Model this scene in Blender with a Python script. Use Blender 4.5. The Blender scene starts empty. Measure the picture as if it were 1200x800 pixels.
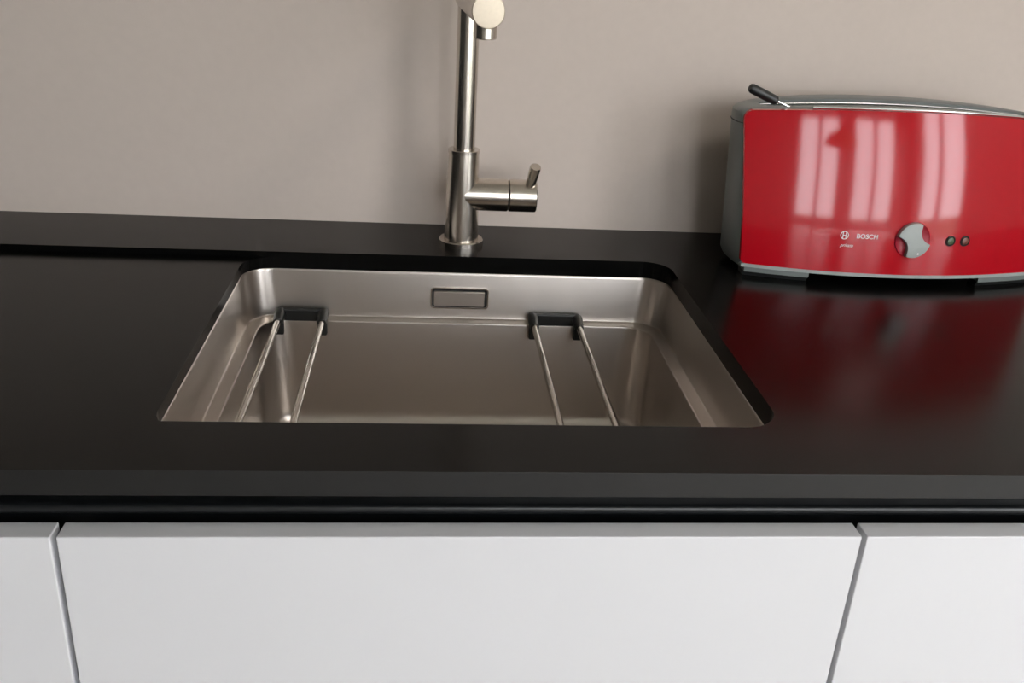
import bpy, bmesh, math, random
from mathutils import Vector, Matrix
random.seed(4)
PI = math.pi
SC = bpy.context.scene
COL = SC.collection
ZT = 0.90                                   # height of the worktop surface

# ---------------------------------------------------------------- camera
cam_d = bpy.data.cameras.new('camera')
cam = bpy.data.objects.new('camera', cam_d); COL.objects.link(cam)
cam_d.sensor_fit = 'HORIZONTAL'; cam_d.sensor_width = 36.0
cam_d.lens = 1094.2 / 1200 * 36.0
cam_d.clip_start = 0.02
def camera_axes(p, ya, r):
    fwd = Vector((-math.sin(ya) * math.cos(p), math.cos(ya) * math.cos(p), -math.sin(p)))
    right = Vector((math.cos(ya), math.sin(ya), 0)); up = right.cross(fwd)
    return (right * math.cos(r) + up * math.sin(r), up * math.cos(r) - right * math.sin(r), fwd)
_r, _u, _f = camera_axes(0.4077, -0.1040, 0.0606)
cam.matrix_world = Matrix(((_r.x, _u.x, -_f.x, 0.2583), (_r.y, _u.y, -_f.y, -0.5703),
                           (_r.z, _u.z, -_f.z, ZT + 0.3493), (0, 0, 0, 1)))
SC.camera = cam

# ---------------------------------------------------------------- sky, exposure
vs = SC.view_settings
vs.view_transform = 'Standard'; vs.look = 'None'; vs.gamma = 1.0; vs.use_curve_mapping = False
vs.exposure = 0.33
w = bpy.data.worlds.new('overcast_sky'); SC.world = w; w.use_nodes = True
bg = w.node_tree.nodes['Background']
bg.inputs[0].default_value = (0.94, 0.965, 1.0, 1); bg.inputs[1].default_value = 8.0
SC.cycles.use_denoising = True
SC.cycles.sample_clamp_indirect = 6.0

# room extents
RX0, RX1, RY0, RY1, RH = -1.6, 2.3, -2.6, 0.614, 2.5
# windows: (wall, a0, a1, z0, z1)
WIN = [('front', 0.50, 1.15, 0.75, 2.35), ('front', 1.32, 2.05, 0.75, 2.35), ('right', -2.35, -1.22, 0.20, 2.35)]
for wl, a0, a1, z0, z1 in WIN:                                  # sky portals in the window openings
    l = bpy.data.lights.new('window_portal', 'AREA'); l.shape = 'RECTANGLE'
    l.size = a1 - a0; l.size_y = z1 - z0; l.cycles.is_portal = True
    o = bpy.data.objects.new('window_portal', l); COL.objects.link(o)
    if wl == 'front':
        o.location = ((a0 + a1) / 2, RY0 - 0.06, (z0 + z1) / 2); o.rotation_euler = (PI / 2, 0, PI)
    else:
        o.location = (RX1 + 0.06, (a0 + a1) / 2, (z0 + z1) / 2); o.rotation_euler = (PI / 2, 0, PI / 2)

# ---------------------------------------------------------------- materials
def material(name, col, rough=0.5, metal=0.0, spec=0.5, noise=None, bump=None, coat=0.0, aniso=0.0, stretch=None, rough_var=0.0):
    m = bpy.data.materials.new(name); m.use_nodes = True
    nt = m.node_tree; b = nt.nodes['Principled BSDF']
    b.inputs['Base Color'].default_value = (*col, 1); b.inputs['Roughness'].default_value = rough
    b.inputs['Metallic'].default_value = metal; b.inputs['Specular IOR Level'].default_value = spec
    b.inputs['Coat Weight'].default_value = coat; b.inputs['Coat Roughness'].default_value = 0.03
    b.inputs['Anisotropic'].default_value = aniso; b.inputs['Anisotropic Rotation'].default_value = 0.25 if aniso else 0.0
    if noise or bump or rough_var:
        tc = nt.nodes.new('ShaderNodeTexCoord'); mp = nt.nodes.new('ShaderNodeMapping')
        mp.inputs['Scale'].default_value = stretch or (1, 1, 1)
        nt.links.new(tc.outputs['Object'], mp.inputs['Vector'])
        n = nt.nodes.new('ShaderNodeTexNoise'); n.inputs['Scale'].default_value = (noise or bump or (60,))[0]
        n.inputs['Detail'].default_value = 4
        nt.links.new(mp.outputs['Vector'], n.inputs['Vector'])
        if noise:
            mx = nt.nodes.new('ShaderNodeMix'); mx.data_type = 'RGBA'
            k = noise[1]
            mx.inputs[6].default_value = (*[c * (1 - k) for c in col], 1)
            mx.inputs[7].default_value = (*[min(1, c * (1 + k)) for c in col], 1)
            nt.links.new(n.outputs['Fac'], mx.inputs[0]); nt.links.new(mx.outputs[2], b.inputs['Base Color'])
        if bump:
            bp = nt.nodes.new('ShaderNodeBump'); bp.inputs['Strength'].default_value = bump[1]
            bp.inputs['Distance'].default_value = bump[2]
            nt.links.new(n.outputs['Fac'], bp.inputs['Height']); nt.links.new(bp.outputs['Normal'], b.inputs['Normal'])
        if rough_var:
            mr = nt.nodes.new('ShaderNodeMapRange'); mr.inputs[3].default_value = rough - rough_var; mr.inputs[4].default_value = rough + rough_var
            nt.links.new(n.outputs['Fac'], mr.inputs[0]); nt.links.new(mr.outputs[0], b.inputs['Roughness'])
    return m
M = {}
M['wall'] = material('grey_beige_paint', (0.64, 0.555, 0.495), 0.75, spec=0.2, noise=(90, 0.03), bump=(220, 0.05, 0.001))
M['white_wall'] = material('white_paint', (0.72, 0.71, 0.69), 0.8, spec=0.2, noise=(40, 0.02))
M['dark_wall'] = material('reflection_dark_paint', (0.05, 0.049, 0.047), 0.7, spec=0.2, noise=(40, 0.04))  # unseen left wall, colour made dark to deepen reflections in the sink steel
M['floor'] = material('pale_floor', (0.42, 0.37, 0.31), 0.4, noise=(6, 0.12), stretch=(1, 6, 1))
M['stone'] = material('black_satin_stone', (0.0026, 0.0027, 0.0026), 0.22, spec=0.155, noise=(60, 0.25), rough_var=0.03)
M['stone_edge'] = material('honed_stone_edge', (0.007, 0.0075, 0.008), 0.46, spec=0.7, noise=(120, 0.3))
M['rail'] = material('black_anodised', (0.010, 0.011, 0.012), 0.32, spec=0.5)
M['door'] = material('white_lacquer', (0.765, 0.765, 0.785), 0.38, spec=0.35, noise=(3, 0.01))
M['carcass'] = material('white_board', (0.6, 0.6, 0.6), 0.6)
M['steel'] = material('brushed_steel', (0.60, 0.555, 0.515), 0.32, metal=1.0, aniso=0.6)
M['faucet'] = material('brushed_nickel', (0.62, 0.57, 0.51), 0.22, metal=1.0)
M['cap'] = material('brushed_end_cap', (0.66, 0.58, 0.47), 0.5, metal=1.0, noise=(300, 0.08))
M['rod'] = material('polished_rod', (0.66, 0.62, 0.57), 0.20, metal=1.0)
M['plastic'] = material('black_plastic', (0.014, 0.015, 0.015), 0.38, spec=0.5)
M['dark'] = material('dark_void', (0.006, 0.006, 0.006), 0.7)
M['red'] = material('red_gloss_enamel', (0.45, 0.002, 0.010), 0.08, spec=0.5)
M['red_dish'] = material('red_dish', (0.30, 0.006, 0.02), 0.3)
M['grey'] = material('grey_plastic', (0.165, 0.185, 0.18), 0.35, spec=0.45)
M['grey_light'] = material('light_grey_plastic', (0.36, 0.385, 0.37), 0.4, spec=0.4)
M['trim'] = material('bright_trim', (0.62, 0.64, 0.63), 0.22, metal=1.0)
M['print'] = material('white_print', (0.80, 0.74, 0.74), 0.4)
M['led_green'] = material('olive_button', (0.06, 0.085, 0.035), 0.3)
M['led_amber'] = material('amber_button', (0.17, 0.05, 0.03), 0.3)
M['slot'] = material('slot_metal', (0.05, 0.05, 0.05), 0.5, metal=0.6)
M['table'] = material('pale_table', (0.84, 0.82, 0.80), 0.35)
M['lamp'] = material('ochre_shade', (0.55, 0.33, 0.10), 0.6)
M['curtain'] = material('cream_curtain', (0.62, 0.52, 0.42), 0.9)
M['frame'] = material('white_window_frame', (0.75, 0.75, 0.74), 0.4)
M['ground'] = material('outside_ground', (0.16, 0.17, 0.12), 0.9, noise=(1.5, 0.2))
def emitter(name, col, strength):
    m = bpy.data.materials.new(name); m.use_nodes = True; b = m.node_tree.nodes['Principled BSDF']
    b.inputs['Base Color'].default_value = (.8, .8, .8, 1); b.inputs['Emission Color'].default_value = (*col, 1); b.inputs['Emission Strength'].default_value = strength
    return m
M['diffuser'] = emitter('lamp_diffuser', (1.0, 0.93, 0.86), 14.0)
def glass():
    m = bpy.data.materials.new('window_glass'); m.use_nodes = True
    nt = m.node_tree; nt.nodes.remove(nt.nodes['Principled BSDF'])
    out = nt.nodes['Material Output']
    t = nt.nodes.new('ShaderNodeBsdfTransparent'); g = nt.nodes.new('ShaderNodeBsdfGlossy'); g.inputs['Roughness'].default_value = 0.02
    mx = nt.nodes.new('ShaderNodeMixShader'); mx.inputs[0].default_value = 0.06
    nt.links.new(t.outputs[0], mx.inputs[1]); nt.links.new(g.outputs[0], mx.inputs[2]); nt.links.new(mx.outputs[0], out.inputs['Surface'])
    return m
M['glass'] = glass()

# ---------------------------------------------------------------- mesh helpers
def box(bm, x0, x1, y0, y1, z0, z1):
    v = [bm.verts.new((x, y, z)) for z in (z0, z1) for y in (y0, y1) for x in (x0, x1)]
    for f in ((0, 2, 3, 1), (4, 5, 7, 6), (0, 1, 5, 4), (2, 6, 7, 3), (0, 4, 6, 2), (1, 3, 7, 5)):
        bm.faces.new([v[i] for i in f])
def rings(bm, loops, cap0=True, cap1=True, closed=False):
    """skin a list of equally long closed loops of points"""
    vv = [[bm.verts.new(p) for p in lp] for lp in loops]
    n = len(vv[0]); k = len(vv)
    for i in range(k if closed else k - 1):
        a, b = vv[i], vv[(i + 1) % k]
        for j in range(n):
            bm.faces.new((a[j], a[(j + 1) % n], b[(j + 1) % n], b[j]))
    if not closed:
        if cap0: bm.faces.new(list(reversed(vv[0])))
        if cap1: bm.faces.new(vv[-1])
def frame_for(d):
    d = d.normalized(); a = Vector((0, 0, 1)) if abs(d.z) < 0.9 else Vector((1, 0, 0))
    s = d.cross(a).normalized(); return s, d.cross(s).normalized()
def lathe(bm, origin, axis, prof, n=40):
    """prof: (distance along axis, radius) pairs"""
    o = Vector(origin); d = Vector(axis).normalized(); s, t = frame_for(d)
    rings(bm, [[o + d * h + (s * math.cos(2 * PI * i / n) + t * math.sin(2 * PI * i / n)) * r for i in range(n)] for h, r in prof])
def tube(bm, pts, r, n=12):
    pts = [Vector(p) for p in pts]; loops = []
    s = None
    for i, p in enumerate(pts):
        d = (pts[min(i + 1, len(pts) - 1)] - pts[max(i - 1, 0)]).normalized()
        if s is None: s, t = frame_for(d)
        s = (s - d * s.dot(d)).normalized(); t = d.cross(s)
        rr = r[i] if isinstance(r, (list, tuple)) else r
        loops.append([p + (s * math.cos(2 * PI * k / n) + t * math.sin(2 * PI * k / n)) * rr for k in range(n)])
    rings(bm, loops)
def obj(name, bm, mat, parent=None, smooth=True, bevel=0.0, ang=35, seg=2):
    bmesh.ops.recalc_face_normals(bm, faces=bm.faces)
    me = bpy.data.meshes.new(name); bm.to_mesh(me); bm.free()
    o = bpy.data.objects.new(name, me); COL.objects.link(o)
    me.materials.append(M[mat])
    if smooth:
        me.polygons.foreach_set('use_smooth', [True] * len(me.polygons))
        me.set_sharp_from_angle(angle=math.radians(ang))
    if bevel:
        b = o.modifiers.new('bevel', 'BEVEL'); b.width = bevel; b.segments = seg; b.limit_method = 'ANGLE'; b.angle_limit = math.radians(40)
        b.harden_normals = False
    if parent: place(o, parent)
    return o
def place(o, parent):
    o.parent = parent
    o.matrix_parent_inverse = Matrix.Translation(parent.location).inverted()
def tag(o, label, cat, group=None):
    o['label'] = label; o['category'] = cat
    if group: o['group'] = group
    return o
def thing(name, label, cat, loc, group=None):
    o = bpy.data.objects.new(name, None); COL.objects.link(o); o.location = loc; o.empty_display_size = 0.05
    return tag(o, label, cat, group)
def struct(o): o['kind'] = 'structure'; return o
def new(): return bmesh.new()
def arc(cx, cy, r, a0, a1, n):
    return [(cx + r * math.cos(a0 + (a1 - a0) * i / n), cy + r * math.sin(a0 + (a1 - a0) * i / n)) for i in range(n + 1)]
def rrect(x0, x1, y0, y1, r, n=10):
    """rounded rectangle, counter clockwise, starts at the right front corner"""
    return (arc(x1 - r, y0 + r, r, -PI / 2, 0, n) + arc(x1 - r, y1 - r, r, 0, PI / 2, n) +
            arc(x0 + r, y1 - r, r, PI / 2, PI, n) + arc(x0 + r, y0 + r, r, PI, 1.5 * PI, n))

# ---------------------------------------------------------------- room
T = 0.12
bm = new(); box(bm, RX0 - T, RX1 + T, RY0 - T, RY1 + T, -0.1, 0); struct(obj('floor', bm, 'floor', smooth=False))
bm = new(); box(bm, RX0 - T, RX1 + T, RY0 - T, RY1 + T, RH, RH + 0.1); struct(obj('ceiling', bm, 'white_wall', smooth=False))
bm = new(); box(bm, RX0 - T, RX1 + T, RY1, RY1 + T, 0, RH); struct(obj('wall_back', bm, 'wall', smooth=False))
bm = new(); box(bm, RX0 - T, RX0, RY0, RY1, 0, RH); struct(obj('wall_left', bm, 'dark_wall', smooth=False))
def holed_wall(name, side, lo, hi):
    bm = new(); hs = sorted([q[1:] for q in WIN if q[0] == side]); c = lo
    def b(a0, a1, z0, z1):
        if side == 'front': box(bm, a0, a1, RY0 - T, RY0, z0, z1)
        else: box(bm, RX1, RX1 + T, a0, a1, z0, z1)
    for a0, a1, z0, z1 in hs:
        b(c, a0, 0, RH); b(a0, a1, 0, z0); b(a0, a1, z1, RH); c = a1
    b(c, hi, 0, RH)
    struct(obj(name, bm, 'white_wall', smooth=False))
holed_wall('wall_front', 'front', RX0 - T, RX1 + T)
holed_wall('wall_right', 'right', RY0, RY1)
for k, (side, a0, a1, z0, z1) in enumerate(WIN):
    def wb(bm, p0, p1, d0, d1, q0, q1):
        if side == 'front': box(bm, p0, p1, RY0 - d1, RY0 - d0, q0, q1)
        else: box(bm, RX1 + d0, RX1 + d1, p0, p1, q0, q1)
    fw = 0.05; mid = (a0 + a1) / 2
    bm = new(); wb(bm, a0, a0 + fw, .03, .09, z0, z1); wb(bm, a1 - fw, a1, .03, .09, z0, z1)
    wb(bm, a0 + fw, a1 - fw, .03, .09, z0, z0 + fw); wb(bm, a0 + fw, a1 - fw, .03, .09, z1 - fw, z1)
    wb(bm, mid - .03, mid + .03, .035, .085, z0 + fw, z1 - fw)
    wo = struct(obj('window_%d' % (k + 1), bm, 'frame', smooth=False))
    for p0, p1 in ((a0 + fw, mid - .03), (mid + .03, a1 - fw)):
        bm = new(); wb(bm, p0, p1, .056, .062, z0 + fw, z1 - fw); obj('pane', bm, 'glass', wo, smooth=False)
    bm = new()
    if side == 'front': box(bm, a0 - .04, a1 + .04, RY0, RY0 + .14, z0 - .03, z0)
    else: box(bm, RX1 - .08, RX1, a0 - .04, a1 + .04, z0 - .03, z0)
    obj('window_sill', bm, 'frame', wo, smooth=False, bevel=.004)
bm = new(); box(bm, -30, 30, -30, 30, -0.6, -0.5); struct(obj('ground', bm, 'ground', smooth=False))

# ---------------------------------------------------------------- worktop with milled drainer and sink opening
WX0, WX1 = -0.9, 1.5
XL, XR, YB, YF, D1, WT = 0.0515, 0.5500, 0.4831, 0.0707, 0.0076, 0.0205
RC = 0.032
def worktop():
    bm = new(); nA = 12
    right = ([(XL + RC, YB)] + list(reversed(arc(XR - RC, YB - RC, RC, 0, PI / 2, nA))) +
             list(reversed(arc(XR - RC, YF + RC, RC, -PI / 2, 0, nA))) + [(XL + RC, YF)])          # P1 .. P2, clockwise
    RX = -0.46; r2 = 0.02
    leftH = list(reversed(arc(RX + r2, YF + r2, r2, PI, 1.5 * PI, nA))) + list(reversed(arc(RX + r2, YB - r2, r2, PI / 2, PI, nA)))
    leftB = list(reversed(arc(XL + RC, YF + RC, RC, PI, 1.5 * PI, nA)))[1:] + list(reversed(arc(XL + RC, YB - RC, RC, PI / 2, PI, nA)))[:-1]
    P = lambda pts, z: [bm.verts.new((x, y, z)) for x, y in pts]
    r0, r1, r3 = P(right, 0), P(right, -D1), P(right, -WT)
    h0, h1 = P(leftH, 0), P(leftH, -D1)
    b1, b3 = P(leftB, -D1), P(leftB, -WT)
    def strip(a, b):
        for i in range(len(a) - 1): bm.faces.new((a[i], a[i + 1], b[i + 1], b[i]))
    strip(r0, r1); strip(r1, r3)
    strip([r0[-1]] + h0 + [r0[0]], [r1[-1]] + h1 + [r1[0]])
    strip([r1[-1]] + b1 + [r1[0]], [r3[-1]] + b3 + [r3[0]])
    bm.faces.new([r1[-1]] + h1 + [r1[0]] + list(reversed(b1)))                                      # drainer floor
    def ring_face(loop, z):
        oc = P([(WX0, 0), (WX1, 0), (WX1, RY1), (WX0, RY1)], z)
        es = [bm.edges.new((oc[i], oc[(i + 1) % 4])) for i in range(4)]
        for i in range(len(loop)):
            a, b = loop[i], loop[(i + 1) % len(loop)]
            es.append(bm.edges.get((a, b)) or bm.edges.new((a, b)))
        bmesh.ops.triangle_fill(bm, use_beauty=True, use_dissolve=False, edges=es)
        return oc
    t = ring_face(r0 + h0, 0); b = ring_face(r3 + b3, -WT)
    for i in range(4): bm.faces.new((t[i], t[(i + 1) % 4], b[(i + 1) % 4], b[i]))
    for v in bm.verts: v.co.z += ZT
    o = obj('worktop', bm, 'stone', smooth=False, bevel=0.0012, seg=2)
    o.data.materials.append(M['stone_edge'])
    for pl in o.data.polygons:
        if pl.normal.y < -0.9 and pl.center.y < 0.001: pl.material_index = 1
    return tag(o, 'black satin stone worktop with milled drainboard and sink cut-out', 'worktop')
worktop()

# ---------------------------------------------------------------- grip rail under the worktop
prof = [(0.044, -WT + .0002), (0.044, -0.0490), (0.0310, -0.0462), (0.0285, -0.0464), (0.0270, -0.0475), (0.0264, -0.0490), (0.0264, -0.0512), (0.0270, -0.0528), (0.0290, -0.0545),
        (0.046, -0.0560), (0.046, -0.0920), (0.050, -0.0920), (0.050, -WT + .0002)]
bm = new(); rings(bm, [[(x, y, ZT + z) for y, z in prof] for x in (WX0, WX1)])
tag(obj('grip_rail', bm, 'rail', ang=50), 'black recessed grip rail running beneath the worktop front', 'rail')

# ---------------------------------------------------------------- cabinets
DF, DZ = 0.004, -0.0582
def cabinet(x0, x1, label):
    t = thing('base_cabinet', label, 'cabinet', ((x0 + x1) / 2, 0.30, 0), 'white base cabinets under the worktop')
    g = 0.0021; d = 0.018
    zt = ZT - 0.0925
    bm = new()
    box(bm, x0, x0 + d, 0.026, 0.59, 0.10, zt); box(bm, x1 - d, x1, 0.026, 0.59, 0.10, zt)
    box(bm, x0 + d, x1 - d, 0.026, 0.59, 0.10, 0.118); box(bm, x0 + d, x1 - d, 0.58, 0.59, 0.118, zt)
    box(bm, x0, x0 + d, 0.052, 0.59, zt, ZT - WT); box(bm, x1 - d, x1, 0.052, 0.59, zt, ZT - WT)
    obj('body', bm, 'carcass', t, smooth=False)
    bm = new(); box(bm, x0 + g, x1 - g, DF, DF + 0.019, 0.105, ZT + DZ)
    obj('front_panel', bm, 'door', t, smooth=False, bevel=0.0009, seg=2)
    bm = new(); box(bm, x0, x1, 0.06, 0.076, 0, 0.10); obj('plinth', bm, 'door', t, smooth=False)
cabinet(-0.9, 0.0, 'white handleless cabinet front below the recessed drainboard')
cabinet(0.0, 0.6, 'white handleless cabinet front directly below the steel sink')
cabinet(0.6, 1.5, 'white handleless cabinet front below the red toaster')

# ---------------------------------------------------------------- sink
sink = thing('sink', 'brushed stainless steel undermount sink with inner ledge set in black worktop', 'sink', (0.30, 0.277, ZT - 0.23))
LZ = -0.0774
def sink_loops():
    n = 10; L = []
    def lp(i, r, z, cx=0.0):      # inset i from the opening, corner radius r
        return [(x, y, ZT + z) for x, y in rrect(XL + i, XR - i, YF + i, YB - i, r, n)]
    def ins(i, r, z): L.append(lp(i, r, z))
    ins(-0.014, 0.046, -WT - .0004); ins(-0.0005, 0.0325, -WT - .0004); ins(0.0002, 0.032, -WT - .0016)
    ins(0.0004, 0.032, -WT - .0030)
    ins(0.0043, 0.0330, LZ + .0035); ins(0.0044, 0.0330, LZ + .0024)
    for k in range(0, 5):                                        # concave fillet, wall into ledge
        a = PI / 2 * k / 4; ins(0.0045 + .0015 * (1 - math.cos(a)), 0.0331, LZ + .0015 * (1 - math.sin(a)))
    ins(0.0067, 0.0333, LZ); ins(0.0172, 0.0312, LZ)
    for k in range(0, 5):                                        # rounded inner edge of the ledge
        a = PI / 2 * k / 4; ins(0.0180 + .0014 * math.sin(a), 0.0310, LZ - .0014 * (1 - math.cos(a)))
    ins(0.0195, 0.0310, LZ - .0022); ins(0.0196, 0.0312, LZ - .0035)
    bz = -0.212; rb = 0.020; wi = 0.0235
    ins(0.0208, 0.034, LZ - .02); ins(wi, 0.040, bz + rb)
    for k in range(1, 7):
        a = PI / 2 * k / 6
        ins(wi + rb * (1 - math.cos(a)), 0.040 - 0.012 * k / 6, bz + rb * (1 - math.sin(a)))
    return L, bz, wi + rb
L, BZ, LI = sink_loops()
DX, DY, DR = 0.3008, 0.277, 0.045
def toward(loop, t, r, z):
    out = []
    for x, y, _ in loop:
        a = math.atan2(y - DY, x - DX); out.append((x + (DX + r * math.cos(a) - x) * t, y + (DY + r * math.sin(a) - y) * t, z))
    return out
last = L[-1]
for t_, dz in ((.3, -.001), (.65, -.0025), (1.0, -.004)): L.append(toward(last, t_, DR, ZT + BZ + dz))
L.append(toward(last, 1, DR - .003, ZT + BZ - .010)); L.append(toward(last, 1, DR - .004, ZT + BZ - .018))
bm = new(); rings(bm, L, cap0=False, cap1=False)
basin = obj('basin', bm, 'steel', sink, ang=50)
sm = basin.modifiers.new('thickness', 'SOLIDIFY'); sm.thickness = 0.001; sm.offset = -1.0 if basin.data.polygons[0].normal.z > 0 else 1.0
bm = new(); lathe(bm, (DX, DY, ZT + BZ - .02), (0, 0, 1), [(-.06, .03), (0, .0405), (.006, .0405), (.009, .038), (.011, .02), (.011, .001)])
drain = obj('drain', bm, 'rod', sink)
# overflow in the rear wall (65 x 22 mm): dark opening frame with a steel cover plate
OY = YB - 0.0010
def plate(x0, x1, z0, z1, r, y0, y1, bmm, hole=None):
    a = [(x, y0, z) for x, z in rrect(x0, x1, z0, z1, r, 5)]; b = [(x, y1, z) for x, z in rrect(x0, x1, z0, z1, r, 5)]
    rings(bmm, [a, b])
bm = new(); plate(0.2685, 0.3345, ZT - .0630, ZT - .0400, .003, OY - .0030, OY + .004, bm); ov = obj('overflow_opening', bm, 'dark', sink)
bm = new()
o0 = [(x, z) for x, z in rrect(0.2670, 0.3360, ZT - .0645, ZT - .0385, .0040, 5)]; i0 = [(x, z) for x, z in rrect(0.2682, 0.3348, ZT - .0633, ZT - .0397, .0030, 5)]
rings(bm, [[(x, OY + .003, z) for x, z in o0], [(x, OY - .0040, z) for x, z in o0], [(x, OY - .0040, z) for x, z in i0], [(x, OY + .003, z) for x, z in i0]], False, False, closed=True)
obj('overflow_rim', bm, 'rod', ov)
bm = new(); plate(0.2708, 0.3315, ZT - .0608, ZT - .0420, .0018, OY - .0060, OY - .0020, bm); obj('overflow_plate', bm, 'steel', ov, bevel=.0008)

# ---------------------------------------------------------------- rod racks lying across the sink ledge
def rack(xa, xb, label):
    zr = ZT + LZ + 0.0052
    t = thing('sink_rack', label, 'sink rack', ((xa + xb) / 2, 0.277, ZT + LZ), 'pair of rod racks in the sink')
    ya, yb = YF + 0.010, YB - 0.012
    for x in (xa, xb):
        bm = new(); tube(bm, [(x, ya + .012, zr), (x, yb - .012, zr)], 0.0036, 14); obj('rod', bm, 'rod', t)
    for y, s in ((yb, -1), (ya, 1)):
        bm = new()
        box(bm, xa, xb, y + s * .0045 - .004, y + s * .0045 + .004, zr - .0064, zr + .0085)
        obj('bracket', bm, 'plastic', t, smooth=False, bevel=.0016)
        for x in (xa, xb):
            bm = new()
            # sleeve around the rod end, with a hook that drops over the edge of the ledge
            tube(bm, [(x, y - s * .0005, zr + .0028), (x, y + s * .006, zr + .0032), (x, y + s * .014, zr + .0018), (x, y + s * .022, zr), (x, y + s * .0275, zr - .0004)],
                 [.0050, .0064, .0064, .0060, .0053], 16)
            obj('rod_sleeve', bm, 'plastic', t)
            bm = new()
            e = y + s * .0130
            box(bm, x - .0052, x + .0052, min(e, e + s * .008), max(e, e + s * .008), ZT + LZ - .014, zr + .001)
            obj('hook', bm, 'plastic', t, smooth=False, bevel=.0018)
    return t
rack(0.0916, 0.1412, 'black-clipped steel rod rack across sink ledge, nearer the drainboard')
rack(0.3900, 0.4435, 'black-clipped steel rod rack across sink ledge, nearer the toaster')

# ---------------------------------------------------------------- faucet
FX, FY = 0.303, 0.537
f = thing('faucet', 'brushed steel kitchen faucet with tall column and side lever behind the sink', 'faucet', (FX, FY, ZT))
B0 = (FX, FY, ZT); UP = (0, 0, 1)
bm = new(); lathe(bm, B0, UP, [(0, .0270), (.0055, .0270), (.0068, .0260), (.0070, .02)], 48); obj('base_flange', bm, 'faucet', f)
bm = new(); lathe(bm, B0, UP, [(.005, .0212), (.012, .0208), (.060, .0195), (.1140, .0180), (.1150, .0172), (.1152, .013)], 48); body = obj('body', bm, 'faucet', f)
bm = new(); lathe(bm, B0, UP, [(.1120, .0190), (.1158, .0190), (.1164, .0184), (.1164, .0125)], 48); obj('collar', bm, 'faucet', body)
bm = new(); lathe(bm, B0, UP, [(.1100, .0126), (.2850, .0126)], 40); obj('column', bm, 'faucet', f)
SZ = ZT + 0.2855; sa = 0.05; sd = Vector((math.sin(sa), -math.cos(sa), 0)); SL = 0.20
bm = new(); lathe(bm, Vector((FX, FY, SZ)) - sd * .0165, sd, [(0, .008), (.0012, .0130), (.004, .0150), (.007, .0155), (SL + .0135, .0155)], 48)
sp = obj('spout', bm, 'faucet', f)
bm = new(); lathe(bm, Vector((FX, FY, SZ)) + sd * (SL - .0035), sd, [(0, .0155), (.003, .0155), (.0036, .0149), (.0038, .01)], 48); obj('end_cap', bm, 'cap', sp)
ae = Vector((FX, FY, SZ)) + sd * (SL - .022) - Vector((0, 0, .0265))
bm = new(); lathe(bm, ae, UP, [(0, .0095), (.001, .0112), (.018, .0112)], 36); obj('aerator', bm, 'faucet', sp)
VZ = ZT + 0.062
bm = new(); lathe(bm, (FX, FY, VZ), (1, 0, 0), [(.002, .0196), (.0540, .0196), (.0546, .0190), (.0546, .01)], 48); obj('valve', bm, 'faucet', f)
bm = new(); lathe(bm, (FX + .0540, FY, VZ), (1, 0, 0), [(0, .0180), (.0030, .0180)], 40); obj('seam_ring', bm, 'dark', f)
bm = new(); lathe(bm, (FX + .0560, FY, VZ), (1, 0, 0), [(0, .0190), (.0007, .0196), (.0322, .0196), (.0332, .0188), (.0332, .01)], 48); kn = obj('handle', bm, 'faucet', f)
ld = Vector((.10, -.42, .78)).normalized()
bm = new(); lathe(bm, Vector((FX + .0800, FY - .004, VZ + .008)), ld, [(0, .0062), (.036, .0068), (.0375, .0062), (.0376, .002)], 28); obj('lever', bm, 'faucet', kn)

# ---------------------------------------------------------------- toaster
TX, TY = 0.810, 0.505
to = thing('toaster', 'glossy red long-slot toaster with grey plastic ends on the black worktop', 'toaster', (TX, TY, ZT))
ZB, ZTP = 0.015, 0.196
def arch(z, dx): return z - 0.052 * z * (dx / 0.2) ** 2 * min(1, max(0, (z - .02) / .1))
def panel_pt(s, t, off=0.0, side=-1):
    """front enamel panel: s -1..1 along the length, t 0..1 upward; off = distance outward"""
    a = 0.1835 + 0.0135 * t
    x = s * a; z = arch(ZB + t * (ZTP - ZB), x)
    y = -0.091 + 0.027 * t - 0.0065 * 4 * t * (1 - t) + 0.029 * s * s
    return Vector((TX + x, TY - side * (y - off) if side > 0 else TY + y - off, ZT + z))
def enamel_panel(side):
    bm = new()
    cols = []; N = 44; r = 0.055
    ss = [-1 + r * (1 - math.cos(PI / 2 * k / 6)) for k in range(6)] + [(-1 + r) + (2 - 2 * r) * k / N for k in range(N + 1)]
    ss += [1 - r * (1 - math.cos(PI / 2 * (5 - k) / 6)) for k in range(6)]
    K = 18
    def grid(off):
        g = []
        for s in ss:
            e = max(0, r - (1 - abs(s))) / r
            cut = (1 - math.sqrt(max(0, 1 - e * e)))
            t1 = 1 - 0.055 * cut; t0 = 0.025 * cut
            g.append([bm.verts.new(panel_pt(s, t0 + (t1 - t0) * k / K, off, side)) for k in range(K + 1)])
        return g
    A, Bk = grid(0), grid(-0.010)
    n = len(ss)
    for g in (A, Bk):
        for i in range(n - 1):
            for k in range(K): bm.faces.new((g[i][k], g[i + 1][k], g[i + 1][k + 1], g[i][k + 1]))
    def rim(pa, pb):
        for i in range(len(pa) - 1): bm.faces.new((pa[i], pa[i + 1], pb[i + 1], pb[i]))
    rim(A[0], Bk[0]); rim(A[-1], Bk[-1]); rim([c[0] for c in A], [c[0] for c in Bk]); rim([c[-1] for c in A], [c[-1] for c in Bk])
    return obj('enamel_panel', bm, 'red', to, ang=50)
front = enamel_panel(-1)
front['label'] = 'glossy red convex front panel'
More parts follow.
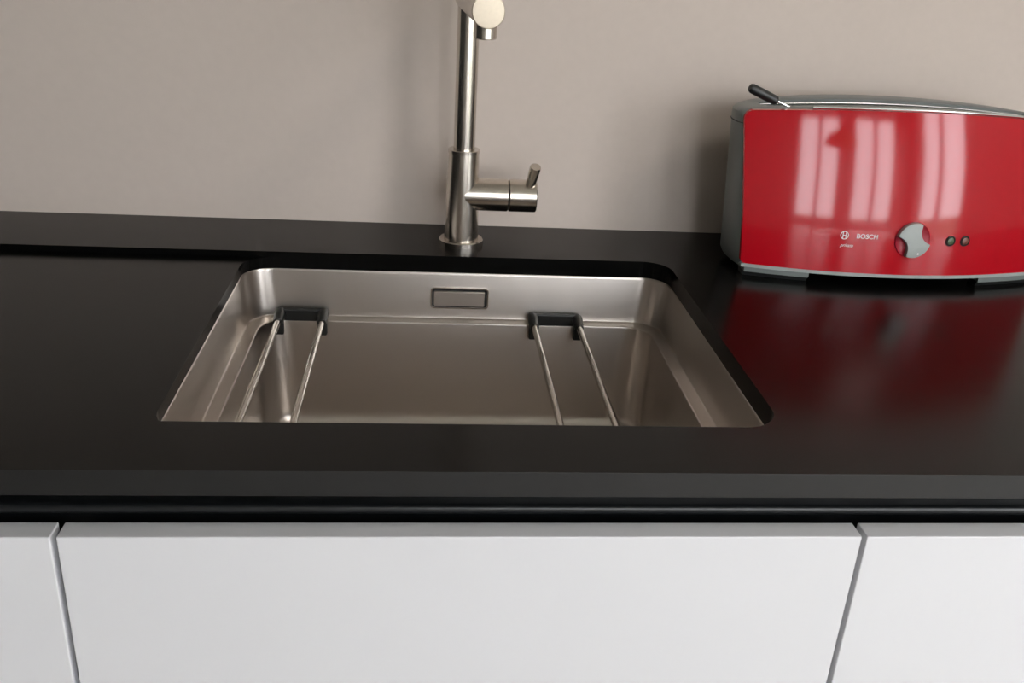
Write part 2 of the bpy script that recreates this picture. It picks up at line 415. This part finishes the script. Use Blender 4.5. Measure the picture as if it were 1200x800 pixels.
def plan(t, gap, inset, z, flat=False):
    """housing outline at panel parameter t: gap behind the panel in front, inset all round for the rounded top"""
    ap = 0.1835 + 0.0135 * t - inset; ae = (0.1890 + 0.0120 * t) - inset
    yf = lambda x: -0.091 + 0.027 * t - 0.0065 * 4 * t * (1 - t) + 0.029 * (x / (0.1835 + 0.0135 * t)) ** 2 + gap + inset
    xq = ap * 0.985; y0 = yf(xq); ym = -0.012; out = []
    for k in range(49):
        x = -xq + 2 * xq * k / 48; out.append((x, yf(x)))
    for k in range(1, 9):
        th = PI / 2 * k / 8; out.append((xq + (ae - xq) * math.sin(th), ym + (y0 - ym) * math.cos(th)))
    bb = 0.076 - 0.016 * t - inset
    for k in range(1, 64):
        th = PI * k / 64; c, q = math.cos(th), math.sin(th)
        out.append((ae * math.copysign(abs(c) ** (2 / 2.5), c), ym + (bb - ym) * abs(q) ** (2 / 2.5)))
    for k in range(0, 8):
        th = PI / 2 * (8 - k) / 8; out.append((-(xq + (ae - xq) * math.sin(th)), ym + (y0 - ym) * math.cos(th)))
    return [(TX + x, TY + y, ZT + (z if flat else arch(z, x))) for x, y in out]
def slot_loop(a, b, z, m, flat=False):
    out = []
    ref = plan(1, .004, .008, .2)
    for x, y, _ in ref:
        th = math.atan2((y - TY) / .05, (x - TX) / .19); c, q = math.cos(th), math.sin(th)
        xx = a * math.copysign(abs(c) ** .5, c); out.append((TX + xx, TY + b * math.copysign(abs(q) ** .5, q), ZT + (z if flat else arch(z, xx))))
    return out
bm = new()
lv_ = lambda z: (z - ZB) / (ZTP - ZB)
rings(bm, [plan(0, .012, .012, .0085, True), plan(0, .006, .003, .0095, True), plan(0, .004, 0, .015, True)] + [plan(lv_(z), .004, 0, z) for z in (.03, .05, .08, .11, .14, .165, .180, .188)] +
      [plan(1, .004, .0008, .1930), plan(1, .004, .0035, .1955), plan(1, .004, .008, .1968),
       slot_loop(.172, .026, .1966, 0), slot_loop(.168, .0225, .1955, 0), slot_loop(.167, .0220, .180, 0)], cap0=True, cap1=False)
obj('housing', bm, 'grey', to, ang=40)
bm = new(); rings(bm, [slot_loop(.1675, .0225, .186, 0), slot_loop(.164, .020, .06, 0, True)], cap0=False, cap1=True); obj('slot_liner', bm, 'slot', to, smooth=False)
# guide bars across the slot
for yy in (-.0135, .0135):
    bm = new(); tube(bm, [(TX + .163 * k / 12, TY + yy, ZT + arch(.1925, .163 * k / 12)) for k in range(-12, 13)], .0011, 8); obj('guide_bar', bm, 'trim', to)
# bright trim along the top edge of the front panel
bm = new(); pts = []
for k in range(41):
    s = -0.62 + 1.5 * k / 40; p = panel_pt(s, 1.0); pts.append((p.x, p.y + .0085, p.z + .0012))
tube(bm, pts, .0018, 10); obj('top_trim', bm, 'trim', to)
# grey lip along the bottom of the front panel
bm = new(); lo = []
for k in range(61):
    s = -0.995 + 1.99 * k / 60; p = panel_pt(s, 0.0); tk = 0.0035
    lo.append([(p.x, p.y - .0006, p.z + .0004), (p.x, p.y + .010, p.z + .0004), (p.x, p.y + .010, p.z - tk), (p.x, p.y - .0006, p.z - tk)])
rings(bm, lo); obj('base_lip', bm, 'grey_light', to, ang=50)
# feet
for side in (-1, 1):
    for s0, s1 in (((-0.97, -0.58), (0.55, 0.97)) if side < 0 else ((-0.75, -0.45), (0.45, 0.75))):
        bm = new(); lo = []
        for k in range(13):
            s = s0 + (s1 - s0) * k / 12; p = panel_pt(s, 0.0, 0 if side < 0 else -.016, side); d = -side
            ys = (p.y + d * .0005, p.y + d * .024)
            lo.append([(p.x, ys[0], ZT + .0125), (p.x, ys[1], ZT + .0125), (p.x, ys[1], ZT + .0055), (p.x, p.y + d * .0005, ZT + .0055)])
        rings(bm, lo); ft = obj('foot', bm, 'grey', to, ang=40)
        bm = new(); lo = []
        for k in range(13):
            s = s0 + (s1 - s0) * k / 12; p = panel_pt(s, 0.0, 0 if side < 0 else -.016, side); d = -side
            lo.append([(p.x, p.y + d * .003, ZT + .0058), (p.x, p.y + d * .022, ZT + .0058), (p.x, p.y + d * .021, ZT - .0002), (p.x, p.y + d * .005, ZT - .0002)])
        rings(bm, lo); obj('rubber_pad', bm, 'plastic', ft, ang=40)
# end seams: thin dark joint on each end cap
lp_ = [Vector(q_) for q_ in plan(lv_(.181), .0038, -.0002, .181)]
for seg_ in (lp_[49:66], lp_[-17:]):
    bm = new(); tube(bm, seg_, .0006, 6); obj('end_seam', bm, 'dark', to)
# browning knob
def st_of(x, z):        # inverse of panel_pt for a world x and a height above the worktop
    t = 0.5
    for _ in range(12):
        a = 0.1835 + 0.0135 * t; dx = x - TX
        zz = ZB + t * (ZTP - ZB); t += (z - arch(zz, dx)) / (ZTP - ZB)
    return (x - TX) / (0.1835 + 0.0135 * t), t
def frame_on(x, z):
    s, t = st_of(x, z); p = panel_pt(s, t); e = 1e-3
    du = (panel_pt(s + e, t) - panel_pt(s - e, t)).normalized(); dv = (panel_pt(s, t + e) - panel_pt(s, t - e)).normalized()
    return p, du, dv, du.cross(dv).normalized()
def disc_on(x, z, outline_h, name, mat, parent, **kw):
    p, u, v, n = frame_on(x, z); bm = new()
    rings(bm, [[p + u * a + v * b + n * h for a, b in ol] for h, ol in outline_h])
    return obj(name, bm, mat, parent, **kw)
circ = lambda r, n=48: [(r * math.cos(2 * PI * i / n), r * math.sin(2 * PI * i / n)) for i in range(n)]
KX, KZ, KR = 0.8140, 0.0575, 0.0208
kd = disc_on(KX, KZ, [(-.004, circ(KR)), (.0006, circ(KR)), (.0010, circ(KR - .0006)), (.0006, circ(KR - .0012)), (.0005, circ(KR * .5))], 'knob', 'red_dish', to)
def grip_outline(R, bite_r, bite_d, dirs):
    def inside(a, b): return all((a - bite_d * math.cos(q)) ** 2 + (b - bite_d * math.sin(q)) ** 2 > bite_r ** 2 for q in dirs)
    out = []
    for i in range(120):
        th = 2 * PI * i / 120; lo, hi = 0.0, R
        if inside(R * math.cos(th), R * math.sin(th)): r = R
        else:
            for _ in range(30):
                m = (lo + hi) / 2
                if inside(m * math.cos(th), m * math.sin(th)): lo = m
                else: hi = m
            r = lo
        out.append((r * math.cos(th), r * math.sin(th)))
    return out
go = grip_outline(KR - .0004, .0165, .0262, (math.radians(28), math.radians(208)))
disc_on(KX, KZ, [(.0003, go), (.0055, [(a * .98, b * .98) for a, b in go]), (.0062, [(a * .93, b * .93) for a, b in go])], 'knob_grip', 'grey_light', kd, ang=45)
p, u, v, n = frame_on(KX, KZ)
bm = new(); lathe(bm, p + u * .0065 - v * .0150 + n * .0058, n, [(0, .0013), (.0006, .0012)], 14); obj('knob_mark', bm, 'print', kd)
for x, m_, nm in ((0.8612, 'led_green', 'button'), (0.8797, 'led_amber', 'button')):
    bt = disc_on(x, .0568, [(-.002, circ(.0062, 28)), (.0008, circ(.0062, 28)), (.0012, circ(.0056, 28)), (.0004, circ(.0047, 28))], nm, 'plastic', to)
    disc_on(x, .0568, [(.0002, circ(.0044, 28)), (.0014, circ(.0040, 28)), (.0020, circ(.0022, 28))], 'button_lens', m_, bt)
# printed emblem and lettering on the front panel
def lettering(txt, size, x, z, shear=0.0, space=1.0):
    cu = bpy.data.curves.new('lettering', 'FONT'); cu.body = txt; cu.size = size; cu.shear = shear; cu.space_character = space; cu.offset = size * 0.012
    tmp = bpy.data.objects.new('lettering', cu); COL.objects.link(tmp)
    bpy.context.view_layer.update()
    me = bpy.data.meshes.new_from_object(tmp.evaluated_get(bpy.context.evaluated_depsgraph_get()))
    me.name = 'lettering'
    bpy.data.objects.remove(tmp); bpy.data.curves.remove(cu)
    for vtx in me.vertices:
        s, t = st_of(x + vtx.co.x, z + vtx.co.y); vtx.co = panel_pt(s, t, 0.0004)
    o = bpy.data.objects.new('lettering', me); COL.objects.link(o); me.materials.clear(); me.materials.append(M['print'])
    place(o, to); return o
lettering('BOSCH', 0.0076, 0.7485, 0.0565, space=1.0)
lettering('private', 0.0052, 0.7318, 0.0460, shear=0.35)
p, u, v, n = frame_on(0.7350, 0.0592)
bm = new()
def flat_ring(bm, r0, r1):
    o_ = circ(r1, 32); i_ = circ(r0, 32)
    rings(bm, [[p + u * a + v * b + n * h for a, b in l_] for h, l_ in ((.0002, o_), (.0005, o_), (.0005, i_), (.0002, i_))], False, False, closed=True)
flat_ring(bm, .0040, .0048)
def bar(bm, a0, a1, b0, b1):
    rings(bm, [[p + u * a + v * b + n * h for a, b in ((a0, b0), (a1, b0), (a1, b1), (a0, b1))] for h in (.0002, .0005)])
bar(bm, -.0021, -.0013, -.0036, .0036); bar(bm, .0013, .0021, -.0036, .0036); bar(bm, -.0013, .0013, -.0004, .0004)
obj('emblem', bm, 'print', to, smooth=False)
# rack lever at the left of the top: steel stem with a black grip
g0, g1, g2 = Vector((0.6195, .474, ZT + .2095)), Vector((0.6510, .4755, ZT + .1965)), Vector((0.6760, .4765, ZT + .1870))
bm = new(); tube(bm, [g1 - (g2 - g1) * .3, g2], .0017, 10); lv = obj('lever', bm, 'trim', to)
ax = (g1 - g0).normalized()
bm = new(); tube(bm, [g0 - ax * .0042, g0 - ax * .0030, g0, g0 + ax * .018, g1 - ax * .002, g1], [.0018, .0042, .0055, .0056, .0053, .0035], 18); obj('lever_grip', bm, 'plastic', lv)

# ---------------------------------------------------------------- room behind the camera (mirrored in the toaster)
t = thing('dining_table', 'pale rectangular dining table by the windows', 'table', (1.15, -1.55, 0))
bm = new(); box(bm, .55, 1.75, -1.95, -1.15, .71, .74); obj('tabletop', bm, 'table', t, smooth=False, bevel=.004)
for x in (.60, 1.65):
    for y in (-1.90, -1.25):
        bm = new(); box(bm, x, x + .05, y, y + .05, 0, .71); obj('leg', bm, 'table', t, smooth=False, bevel=.003)
t = thing('pendant_lamp', 'ochre dome pendant lamp hanging above the dining table', 'lamp', (1.0, -1.6, RH))
bm = new(); lathe(bm, (1.0, -1.6, 1.62), UP, [(0, .17), (.03, .165), (.09, .13), (.13, .07), (.15, .02)], 32); obj('lamp_shade', bm, 'lamp', t)
bm = new(); tube(bm, [(1.0, -1.6, 1.76), (1.0, -1.6, RH)], .004, 8); obj('cord', bm, 'plastic', t)
bm = new(); lathe(bm, (1.0, -1.6, RH - .025), UP, [(0, .03), (.02, .05), (.025, .05)], 24); obj('ceiling_rose', bm, 'frame', t)
t = thing('ceiling_lamp', 'round white flush ceiling lamp', 'lamp', (1.6, -0.85, RH))
bm = new(); lathe(bm, (1.6, -0.85, RH), (0, 0, -1), [(0, .27), (.045, .27), (.05, .26), (.05, .245)], 48); obj('lamp_housing', bm, 'frame', t)
bm = new(); lathe(bm, (1.6, -0.85, RH - .0495), (0, 0, -1), [(0, .244), (.004, .24), (.008, .2), (.010, .1)], 48); obj('diffuser', bm, 'diffuser', t)
bpy.context.view_layer.update()
